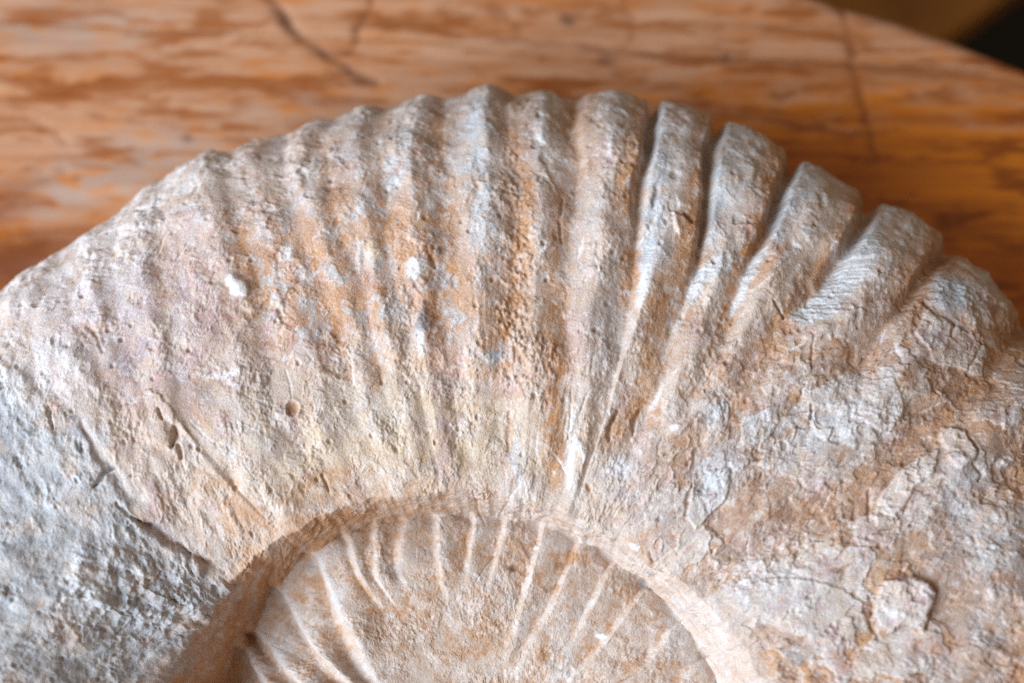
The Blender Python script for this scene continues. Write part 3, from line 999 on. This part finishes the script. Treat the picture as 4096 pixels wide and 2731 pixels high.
# cool grey limestone
white = np.maximum(white, .15 * crust * ZF * sstep(-.3, .3, fine1))
grey = np.maximum(grey, .74 * lumpc * sstep(-1.1, .1, nB + .5 * nA))
for cx, cy, rx, ry, rot, k in [
    (1900, 560, 90, 230, .05, .95), (1930, 830, 80, 260, 0, .8), (1640, 520, 70, 150, .1, .75), (1580, 700, 70, 90, 0, .8),
    (1350, 470, 130, 70, 0, .55), (1380, 640, 80, 70, 0, .6), (2640, 480, 70, 170, .05, .7), (2650, 700, 60, 170, 0, .7),
    (2920, 620, 80, 190, .2, .75), (2870, 850, 40, 130, .2, .8), (3270, 690, 120, 60, 0, .85), (3230, 800, 90, 60, 0, .6),
    (2440, 430, 70, 160, 0, .5), (2330, 900, 80, 400, .05, .45), (2650, 1010, 60, 90, 0, .7), (1200, 750, 100, 130, 0, .5),
    (2190, 520, 100, 170, 0, .35), (2420, 1300, 80, 250, .1, .6), (2290, 1800, 40, 220, .05, .6), (2480, 1900, 90, 130, 0, .6),
    (3300, 1700, 280, 200, -.4, .7), (2870, 1640, 60, 80, .4, .75), (2870, 1890, 100, 150, .4, .8), (3450, 1250, 150, 130, 0, .4),
    (3850, 2000, 140, 260, .5, .7), (4000, 2200, 190, 190, 0, .75), (3100, 2350, 280, 190, 0, .5), (2650, 2050, 120, 110, 0, .5),
    (3960, 2500, 120, 120, 0, .7), (2060, 1860, 50, 150, 0, .7), (1000, 1650, 140, 300, -.3, .35), (1480, 1640, 200, 130, 0, .3)]:
    grey = np.maximum(grey, k * G(cx, cy, rx, ry, rot) * sstep(-.8, .2, nC + .4 * nB))
grey = np.maximum(grey, .42 * right * st1 * sstep(-.5, .6, nC + .4 * nA))
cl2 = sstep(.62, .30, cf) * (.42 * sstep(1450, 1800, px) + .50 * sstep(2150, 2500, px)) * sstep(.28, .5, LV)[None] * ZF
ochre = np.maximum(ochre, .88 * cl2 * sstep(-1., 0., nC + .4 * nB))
crest_w = sstep(.55, .95, cf) * sstep(.40, .80, LV)[None] * ZF
grey = np.maximum(grey, .62 * crest_w * sstep(-.6, .3, nC + .4 * nB) * sstep(900, 1500, px))
ochre = np.maximum(ochre, .42 * G(2200, 1000, 520, 620) * sstep(-.5, .5, nC + .4 * nB) * (1 - .6 * crest_w))
pink = np.maximum(pink, .45 * G(1500, 800, 900, 420) * sstep(-.2, .5, nA))
pink = np.maximum(pink, .9 * G(480, 1180, 560, 360, -.5) * sstep(-.25, .25, nB))
pink = np.maximum(pink, .6 * right * sstep(.05, .45, nB - .3 * brk))
pink = np.maximum(pink, .5 * ZF * (1 - right) * sstep(.25, .6, fbm(X_ / .03, Y_ / .03, 4, 101).astype(np.float32)))
stre = fbm(TH2 * 24 + .55 * wob1, arc / .024 + .6 * wob2, 4, 67, .55).astype(np.float32)
ochre = np.maximum(ochre, .42 * ZF * (1 - lumpc) * sstep(.15, .65, stre + .4 * nC) * (1 - right) * sstep(.10, .45, LV)[None])
grey = np.maximum(grey, .42 * ZF * (1 - right) * sstep(.15, .65, -stre + .4 * nC) * sstep(.10, .45, LV)[None])
grey = np.maximum(grey, .40 * G(350, 1250, 520, 360, -.4) * sstep(-.5, .3, nC))
white = np.maximum(white, .30 * ZF * sstep(.42, .65, nC))
# patchy pale spots left where the stain has rubbed off
nP = fbm(X_ / .015 + .3 * wob2, Y_ / .015 + .3 * wob1, 4, 88, .5).astype(np.float32)
patch = .65 * sstep(.20, .45, nP) * np.clip(F_or + .6 * pink, 0, 1)
grey = np.maximum(grey, .8 * patch)
orange *= 1 - .9 * patch
pink *= 1 - .9 * patch
white = np.maximum(white, .55 * np.clip(G(250, 1050, 420, 260, -.5) + G(750, 700, 300, 130, -.35), 0, 1) * sstep(-.5, .3, nB))
white = np.maximum(white, .5 * G(150, 1450, 260, 150, .4) * sstep(-.5, .3, nB))
dark = np.maximum(dark, .46 * lumpc * sstep(-.5, .7, nA + .5 * nC))
ochre = np.maximum(ochre, .35 * lumpc * sstep(.1, .7, nB + .4 * nC))
dark = np.maximum(dark, .35 * G(330, 1390, 60, 45) + .35 * G(430, 1460, 70, 40, .4))
rust = np.maximum(rust, .80 * right * (1 - st3) * sstep(-.9, .1, nC + brk))
ochre = np.maximum(ochre, .74 * right * (1 - sstep(-.06, .06, plate + .10 + .35 * brk)) * st3)
rust = np.maximum(rust, .78 * right * sstep(.22, .32, brk))
ochre = np.maximum(ochre, .45 * right * (1 - st2) * sstep(.0, .4, nC))

# white rub lines and tool marks on the left faces of the right-hand ribs
STR = [
    (B_([(1440, 860), (1560, 850), (1540, 1060), (1430, 1190), (1300, 1330), (1120, 1400), (1060, 1340), (1200, 1200), (1330, 1050)]), .10),
    (B_([(1060, 590), (1300, 560), (1300, 500), (1090, 510)]), .06),
    (B_([(960, 740), (1060, 620), (1130, 640), (1060, 800), (960, 880)]), .06),
    (B_([(880, 990), (930, 960), (850, 1130), (790, 1250), (730, 1340), (790, 1100)]), .12),
    (B_([(560, 1060), (700, 1000), (720, 1080), (600, 1150), (500, 1280), (480, 1190)]), .12),
    (B_([(240, 980), (310, 960), (280, 1120), (240, 1280), (210, 1200)]), .10),
]
striat = np.zeros(SH, np.float32)
for pl, sl in STR:
    m = inside(pl, 16, .5)
    ln = fbm((px + 3 * wob1) / 260, (py - sl * 2 * px + 1.5 * wob2) / 11.0, 2, 91, .6).astype(np.float32)
    striat = np.maximum(striat, m)
    h += m * 0.00014 * ln
    grey = np.maximum(grey, .9 * m * (.75 + .4 * ln))
    ochre *= 1 - .8 * m
    white = np.maximum(white, .48 * m * sstep(0., .4, ln))
    dark = np.maximum(dark, .22 * m * sstep(0., .4, -ln))
for pl, hw in [(B_([(240, 1100), (230, 1200), (215, 1300)]), 16), (B_([(550, 1060), (480, 1230), (430, 1380), (400, 1480)]), 13),
               (B_([(880, 980), (800, 1110), (760, 1230), (735, 1330)]), 16), ([(2700, 1470), (2640, 1560), (2560, 1700), (2520, 1760)], 12),
               ([(2275, 1580), (2285, 1750), (2270, 1950)], 20), ([(1690, 1330), (1685, 1420)], 17), ([(1700, 1030), (1695, 1080)], 20)]:
    b = near(pl, hw, .5)
    white = np.maximum(white, .55 * b * sstep(-.8, .2, nC))
    ochre *= 1 - .8 * b
    orange *= 1 - b

# small chips and crumbs along the worn crests
chip, chv = worley(X_ / .0075 + .4 * wob1, Y_ / .0075 + .4 * wob2, 12)
h -= 0.0011 * sstep(.38, .22, chip) * sstep(.72, .8, chv) * crest_w * (1 - striat)
for pl in (B_([(340, 230), (320, 450), (325, 650), (290, 900), (250, 1100)]), B_([(700, 330), (665, 520), (650, 720), (610, 930)]),
           B_([(1150, 540), (1040, 760), (970, 900)]), B_([(1580, 780), (1480, 950), (1400, 1080), (1260, 1230)])):
    b = near(pl, 62, 1.3)
    ochre *= 1 - .85 * b
    grey = np.maximum(grey, .85 * b * sstep(-.9, .1, nC))
    dark = np.maximum(dark, .30 * near(pl, 26, 2.2) * sstep(-.2, .4, nB))
rs_ = np.random.RandomState(4)
for k_ in range(34):
    x0, y0 = rs_.uniform(500, 3900), rs_.uniform(750, 2300)
    a0, L0 = rs_.uniform(-1.2, 1.2) + np.pi / 2, rs_.uniform(40, 160)
    b = near([(x0, y0), (x0 + L0 * np.cos(a0), y0 + L0 * np.sin(a0))], rs_.uniform(3.5, 6), .35)
    h -= .00035 * b
    white = np.maximum(white, .5 * b * ZF)
# single marks: (x, y, rx, ry, rot, channel, strength, height mm)
chan = {'white': white, 'dark': dark, 'grey': grey, 'ochre': ochre, 'rust': rust, 'orange': orange, 'yellow': yellow, 'pink': pink}
MARKS = [
    (1668, 1080, 44, 36, .2, 'white', .85, .3), (955, 1150, 34, 42, -.4, 'white', .95, 1.6), (1697, 1272, 24, 42, .1, 'dark', .75, .8),
    (1752, 992, 14, 15, 0, 'dark', .8, .7), (1972, 1432, 30, 26, 0, 'grey', 1.0, .5), (1970, 1425, 24, 20, 0, 'dark', .28, 0),
    (1500, 1020, 30, 50, .2, 'yellow', 1.0, .6), (1720, 820, 22, 34, 0, 'white', .7, .3), (1590, 530, 42, 18, -.3, 'dark', .28, 0),
    (1145, 1000, 22, 40, .2, 'white', .6, .2), (1155, 1440, 20, 14, 0, 'white', .5, 0), (880, 1500, 90, 14, -.15, 'white', .5, 0),
    (3795, 1185, 92, 62, .75, 'grey', 1.0, 1.8), (3795, 1190, 92, 62, .75, 'dark', .26, 0), (3765, 1150, 40, 30, .7, 'dark', .25, 0),
    (2830, 2060, 28, 16, 0, 'rust', .5, 0), (3410, 2062, 17, 27, .4, 'rust', .75, -.7), (3320, 2055, 9, 7, 0, 'dark', .5, -.4),
    (4022, 1850, 24, 28, 0, 'white', .9, .5), (3932, 2107, 9, 9, 0, 'dark', .5, -.3), (3890, 2190, 9, 9, 0, 'dark', .5, -.3),
    (3868, 2218, 8, 9, 0, 'dark', .5, -.3), (3835, 2298, 9, 9, 0, 'dark', .5, -.3), (3330, 2310, 50, 26, -.6, 'dark', .22, .6),
    (3190, 2640, 34, 22, .5, 'dark', .5, .3), (2585, 2345, 34, 10, .6, 'dark', .55, 0), (2195, 2362, 12, 16, 0, 'dark', .5, 0),
    (2135, 2185, 12, 12, 0, 'white', 1, .5), (2395, 2537, 18, 14, 0, 'white', .9, .5), (2062, 2272, 16, 18, 0, 'rust', .8, -1.5),
    (2275, 2230, 30, 60, .3, 'ochre', .9, -.6), (1600, 2285, 50, 40, 0, 'dark', .3, -.6), (2970, 2320, 28, 12, 0, 'white', .8, .2),
    (2705, 1712, 20, 14, 0, 'white', .8, .5), (2350, 1960, 10, 16, -.4, 'ochre', .9, -1.0), (2030, 1540, 34, 26, 0, 'pink', .7, 0),
    (2540, 2190, 30, 8, .4, 'white', .9, .2), (3940, 2620, 70, 40, -.1, 'rust', .6, -.5), (3165, 2545, 90, 26, .4, 'rust', .65, -.6),
    (640, 1530, 40, 45, 0, 'pink', .6, 0), (2560, 1040, 26, 18, 0, 'dark', .4, 0), (2620, 790, 12, 60, .1, 'dark', .55, -1.2),
    (2815, 600, 20, 60, .15, 'dark', .3, 0), (2900, 1870, 90, 70, -.4, 'grey', .6, .5),
    (3060, 1960, 100, 70, -.3, 'rust', .75, -.4), (2900, 1800, 60, 40, .2, 'rust', .7, -.3), (3330, 1780, 70, 44, -.7, 'rust', .6, -.5),
    (3180, 1600, 46, 66, -.2, 'ochre', .9, -1.2), (3430, 1440, 60, 90, .2, 'ochre', .75, -.8), (3620, 1150, 30, 60, .3, 'ochre', .8, -.5),
    (3660, 2400, 70, 34, -.5, 'pink', .75, .3), (3700, 2440, 40, 26, .3, 'rust', .4, 0), (3600, 2470, 34, 24, 0, 'white', .6, .6),
    (2700, 1760, 40, 24, 0, 'rust', .6, 0), (2620, 1660, 30, 60, .3, 'ochre', .8, -.6),
]
for X, Y, rx, ry, rot, ch, k, mm in MARKS:
    g = G(X, Y, rx, ry, rot, 2.2)
    if ch in ('grey', 'white', 'yellow') and k > .6:
        for o_ in (ochre, orange, pink, rust): o_ *= 1 - .85 * g
    chan[ch][:] = np.maximum(chan[ch], k * g)
    h += 0.001 * mm * g

# raised plates and lumps with real edges: (polygon, height mm, channel, strength)
PLATES = [
    ([(3640, 2300), (3700, 2330), (3742, 2370), (3735, 2420), (3715, 2480), (3680, 2520), (3620, 2510), (3560, 2530), (3520, 2500), (3480, 2470), (3490, 2420), (3540, 2330)], 3.2, 'white', .30),
    ([(2960, 1700), (3040, 1640), (3110, 1620), (3120, 1690), (3060, 1750), (3010, 1810), (2970, 1790)], 1.0, 'grey', .75),
    ([(2780, 1920), (2840, 1870), (2900, 1860), (2920, 1920), (2900, 2000), (2840, 2060), (2780, 2120), (2740, 2080)], 1.2, 'grey', .75),
    ([(3580, 1890), (3680, 1820), (3760, 1800), (3740, 1880), (3650, 1950), (3640, 2020), (3560, 2080), (3500, 2100), (3520, 1980)], 1.3, 'white', .35),
    ([(3780, 1700), (3850, 1720), (3880, 1800), (3890, 1850), (3840, 1880), (3790, 1830), (3770, 1760)], 1.5, 'white', .3),
    ([(3250, 1560), (3400, 1480), (3560, 1520), (3620, 1640), (3560, 1740), (3420, 1790), (3300, 1760), (3230, 1660)], 0.8, 'grey', .6),
    ([(3660, 1330), (3730, 1230), (3790, 1290), (3880, 1330), (3970, 1400), (3930, 1500), (3850, 1480), (3740, 1450)], 1.2, 'grey', .35),
    ([(2960, 2330), (3100, 2300), (3300, 2330), (3440, 2400), (3480, 2520), (3300, 2560), (3120, 2520), (2980, 2450), (2910, 2400)], 0.9, 'grey', .35),
    ([(3380, 2090), (3480, 2040), (3600, 2090), (3560, 2180), (3440, 2200)], 0.9, 'white', .3),
    ([(2620, 2560), (2700, 2450), (2860, 2380), (2930, 2500), (2900, 2640), (2760, 2700)], 0.0, 'white', .2),
    ([(440, 1640), (600, 1560), (700, 1640), (710, 1760), (620, 1780), (500, 1720)], 0.8, 'ochre', .25),
    ([(2690, 870), (2740, 880), (2790, 930), (2720, 950)], 1.8, 'ochre', .3),
]
plate_masks = []
for pl, mm, ch, k in PLATES:
    m = inside(pl, 5, .7)
    plate_masks.append(m)
    h += 0.00075 * mm * m
    if ch in ('grey', 'white'):
        for o_ in (ochre, rust): o_ *= 1 - .85 * m
    chan[ch][:] = np.maximum(chan[ch], .7 * k * m * (.5 + .6 * sstep(-.4, .4, nC)))

# cracks and scarps: (polyline, half width, depth mm)
CRACKS = [
    ([(455, 1865), (430, 1895), (400, 1925), (380, 1945)], 9, 4.0), ([(460, 2005), (520, 2060), (570, 2095)], 8, 2.4),
    ([(560, 2085), (610, 2110), (680, 2165), (760, 2215)], 12, 3.2), ([(760, 2215), (830, 2250), (900, 2285)], 10, 2.0),
    ([(700, 1700), (712, 1745), (700, 1790)], 14, 4.0), ([(718, 1780), (725, 1830)], 9, 2.5), ([(625, 1630), (640, 1680)], 8, 2.4),
    ([(205, 1660), (215, 1720)], 8, 2.4), ([(565, 1900), (530, 1915)], 5, 1.5), ([(2470, 1640), (2440, 1700), (2435, 1760)], 11, 3.2),
    ([(2035, 1650), (2030, 1740), (2032, 1800)], 10, 1.0), ([(2290, 1560), (2280, 1650), (2276, 1760)], 6, .9),
    ([(3740, 2370), (3728, 2440), (3700, 2500)], 12, 2.2), ([(3470, 2390), (3490, 2430), (3480, 2500), (3520, 2540)], 8, 1.6),
    ([(3880, 1760), (3895, 1830), (3880, 1860), (3920, 1900), (3905, 1930)], 8, 2.0), ([(3640, 1990), (3620, 2060), (3560, 2110), (3490, 2140)], 7, 1.5),
    ([(3480, 1960), (3475, 2080)], 9, 1.8), ([(3420, 2150), (3350, 2230)], 7, 1.3), ([(2770, 1940), (2750, 2000), (2740, 2060)], 9, 1.8),
    ([(3250, 1620), (3240, 1690), (3190, 1700)], 9, 1.8), ([(3700, 1200), (3740, 1260), (3820, 1290)], 9, 2.2), ([(3820, 1290), (3800, 1350)], 7, 2.0),
    ([(3240, 1330), (3250, 1420), (3240, 1480)], 5, 1.2), ([(2940, 1270), (2930, 1300)], 7, 1.5), ([(3090, 1200), (3140, 1280)], 8, 2.0),
    ([(2740, 870), (2760, 905)], 9, 3.5), ([(1730, 1020), (1740, 1060)], 12, 2.2), ([(1300, 1900), (1310, 1960)], 10, 1.8),
    ([(3590, 2270), (3640, 2310), (3690, 2330)], 7, 1.3), ([(3930, 1330), (3920, 1420), (3880, 1480)], 7, 1.2), ([(2605, 2200), (2610, 2240)], 8, 1.6),
    ([(350, 1310), (420, 1400)], 9, 1.2), ([(2255, 780), (2240, 860), (2245, 960)], 8, 1.3), ([(2560, 1640), (2530, 1740)], 9, 1.6),
]
crackm = np.zeros(SH, np.float32)
for pl, hw, mm in CRACKS:
    b = near(pl, hw, .6)
    h -= 0.0006 * mm * b
    crackm = np.maximum(crackm, b)
ochre = np.maximum(ochre, .65 * crackm * sstep(500, 900, px))
# small ring-shaped boring
rr = np.hypot((px - 1172) / 1.0, (py - 1632) / 1.15)
h += 0.0005 * np.exp(-((rr + 5 * fine1 - 30) / 8) ** 2) - 0.0006 * np.exp(-(rr / 24) ** 4)
ochre = np.maximum(ochre, .9 * np.exp(-(rr / 22) ** 4))
dark = np.maximum(dark, .45 * G(1122, 1645, 20, 16))
# step between the grey infill and the ribbed flank
edge = near([(330, 1700), (440, 1880), (560, 2075), (700, 2170), (860, 2275), (930, 2330)], 24, .9)
h -= 0.0011 * edge
h += 0.0007 * lump
lr = ridged(X_ / .021 + .3 * wob1, Y_ / .021 + .3 * wob2, 4, 97).astype(np.float32)
coarse = G(620, 2380, 360, 240, -.3)
h += lump * (0.0020 * lr * (.35 + 1.3 * coarse) + .0022 * coarse * med)
ochre = np.maximum(ochre, .55 * G(860, 2480, 190, 170, -.6) * sstep(-.6, .4, nC))
grey = np.maximum(grey, .5 * ZWALL * sstep(.1, .6, layer) * sstep(1700, 2300, px))
dark = np.maximum(dark, .25 * ZWALL * sstep(.35, .75, -layer) * sstep(1500, 2000, px))
# dark mineral smears along the umbilical rim
for pl in ([(1900, 2010), (2080, 2060), (2300, 2130)], [(2150, 2010), (2330, 2075), (2480, 2160)], [(1640, 1985), (1780, 1995)]):
    dark = np.maximum(dark, .42 * near(pl, 9, 1.2) * sstep(-.2, .4, nC))
grey = np.maximum(grey, .18 * ZWALL * sstep(2100, 2500, px) * sstep(-.4, .4, nC))
ochre = np.maximum(ochre, .38 * ZWALL * sstep(-.4, .5, nC + .5 * nB))
# inner ribs: light caught by the left-facing scarps, painted in as white
scarp = np.zeros(SH, np.float32)
for pl in INNER:
    P_ = np.asarray(pl, float) * T
    scarp = np.maximum(scarp, near(P_ + np.array([2, 0]), 20 if P_[0, 0] < 1350 else 9, .6) * ZI)
white = np.maximum(white, (.06 + .30 * sstep(1500, 1200, px)) * scarp)
ochre *= 1 - .7 * scarp

# ------------------------------------------------------------------ displaced surface
P3 = np.stack([BX, BY, ZZ], -1)
du = np.roll(P3, -1, 0) - np.roll(P3, 1, 0)
dvv = np.empty_like(P3)
dvv[:, 1:-1] = P3[:, 2:] - P3[:, :-2]
dvv[:, 0] = P3[:, 1] - P3[:, 0]
dvv[:, -1] = P3[:, -1] - P3[:, -2]


def cross_unit(a, b):
    n = np.cross(a, b)
    return n / np.maximum(np.linalg.norm(n, axis=-1, keepdims=True), 1e-12)


Nb = cross_unit(dvv, du)
Nb *= np.sign(Nb[:, iF + 100, 2].mean())
h = h.astype(np.float64)
h *= (1 - sstep(NS - 26, NS - 4, np.arange(NS)))[None]
P3 = P3 + Nb * h[..., None]
P3[..., 2] = np.maximum(P3[..., 2], 0.0006)
P3[..., 0] -= C[0]
P3[..., 1] -= C[1]
du = np.roll(P3, -1, 0) - np.roll(P3, 1, 0)
dvv[:, 1:-1] = P3[:, 2:] - P3[:, :-2]
dvv[:, 0] = P3[:, 1] - P3[:, 0]
dvv[:, -1] = P3[:, -1] - P3[:, -2]
NN = cross_unit(dvv, du)
NN *= np.sign(NN[:, iF + 100, 2].mean())

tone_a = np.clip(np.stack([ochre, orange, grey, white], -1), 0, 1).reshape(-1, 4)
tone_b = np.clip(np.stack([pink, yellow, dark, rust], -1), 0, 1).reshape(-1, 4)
VV = P3.reshape(-1, 3)
NNr = NN.reshape(-1, 3)
idx = np.arange(NTH * NS).reshape(NTH, NS)
nxt = np.roll(idx, -1, 0)
quads = np.stack([idx[:, :-1], nxt[:, :-1], nxt[:, 1:], idx[:, 1:]], -1)      # (NTH, NS-1, 4)
# outward orientation
a_, b_, c_ = [VV[quads[700, iF + 150, i]] for i in range(3)]
if np.cross(b_ - a_, c_ - a_)[2] < 0:
    quads = quads[..., ::-1]

# which part each facet belongs to
part = np.zeros(SH, np.int32)                    # 0 outer whorl
part[:, :iW] = 1                                 # inner whorl
part[:, iW:iF] = 2                               # umbilical wall
idF = np.full(SH, -1, np.int32)
idF[:, rowsF] = IDF
fr_row = LV[None] * np.ones(SH)
endf = np.array([l[4] for l in LINES])
for k_, l in enumerate(LINES):
    if l[0] != 'crest': continue
    m = (idF == k_) & (cf > .38) & (fr_row > max(l[4] + .02, .03)) & (np.arange(NS)[None] > iF + 4) & (lump < .5) & (np.arange(NS)[None] < NS - 30)
    part[m] = 100 + k_
idI = np.full(SH, -1, np.int32)
idI[:, rowsI] = IDI
for k_ in range(1, len(inl), 2):
    m = (idI == k_) & (ci > .45) & (np.arange(NS)[None] < iW - 1) & (LI[None] > .45)
    part[m] = 300 + k_
part[(lump > .5) & (np.arange(NS)[None] > iW + 20)] = 3
for k_, m_ in enumerate(plate_masks):
    if PLATES[k_][1] > .5: part[(m_ > .5) & (part < 300)] = 500 + k_
part[G(3795, 1185, 80, 52, .75, 2.2, raw=True) > .5] = 600
fpart = part[:, :-1]

fossil = empty('ammonite_fossil', (float(C[0]), float(C[1]), 0.0))
tag(fossil, 'large ribbed pale limestone ammonite fossil lying flat on the wooden table', 'fossil')


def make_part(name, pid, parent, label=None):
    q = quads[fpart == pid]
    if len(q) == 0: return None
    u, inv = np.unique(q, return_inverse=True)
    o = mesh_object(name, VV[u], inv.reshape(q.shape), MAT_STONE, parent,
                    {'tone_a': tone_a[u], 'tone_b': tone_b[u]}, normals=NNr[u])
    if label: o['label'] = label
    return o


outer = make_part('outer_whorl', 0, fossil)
inner = make_part('inner_whorl', 1, fossil, 'recessed inner whorl with fine slanting ribs and ochre dust')
make_part('umbilical_wall', 2, fossil)
make_part('stone_infill', 3, fossil, 'smooth blue-grey pitted stone infill')
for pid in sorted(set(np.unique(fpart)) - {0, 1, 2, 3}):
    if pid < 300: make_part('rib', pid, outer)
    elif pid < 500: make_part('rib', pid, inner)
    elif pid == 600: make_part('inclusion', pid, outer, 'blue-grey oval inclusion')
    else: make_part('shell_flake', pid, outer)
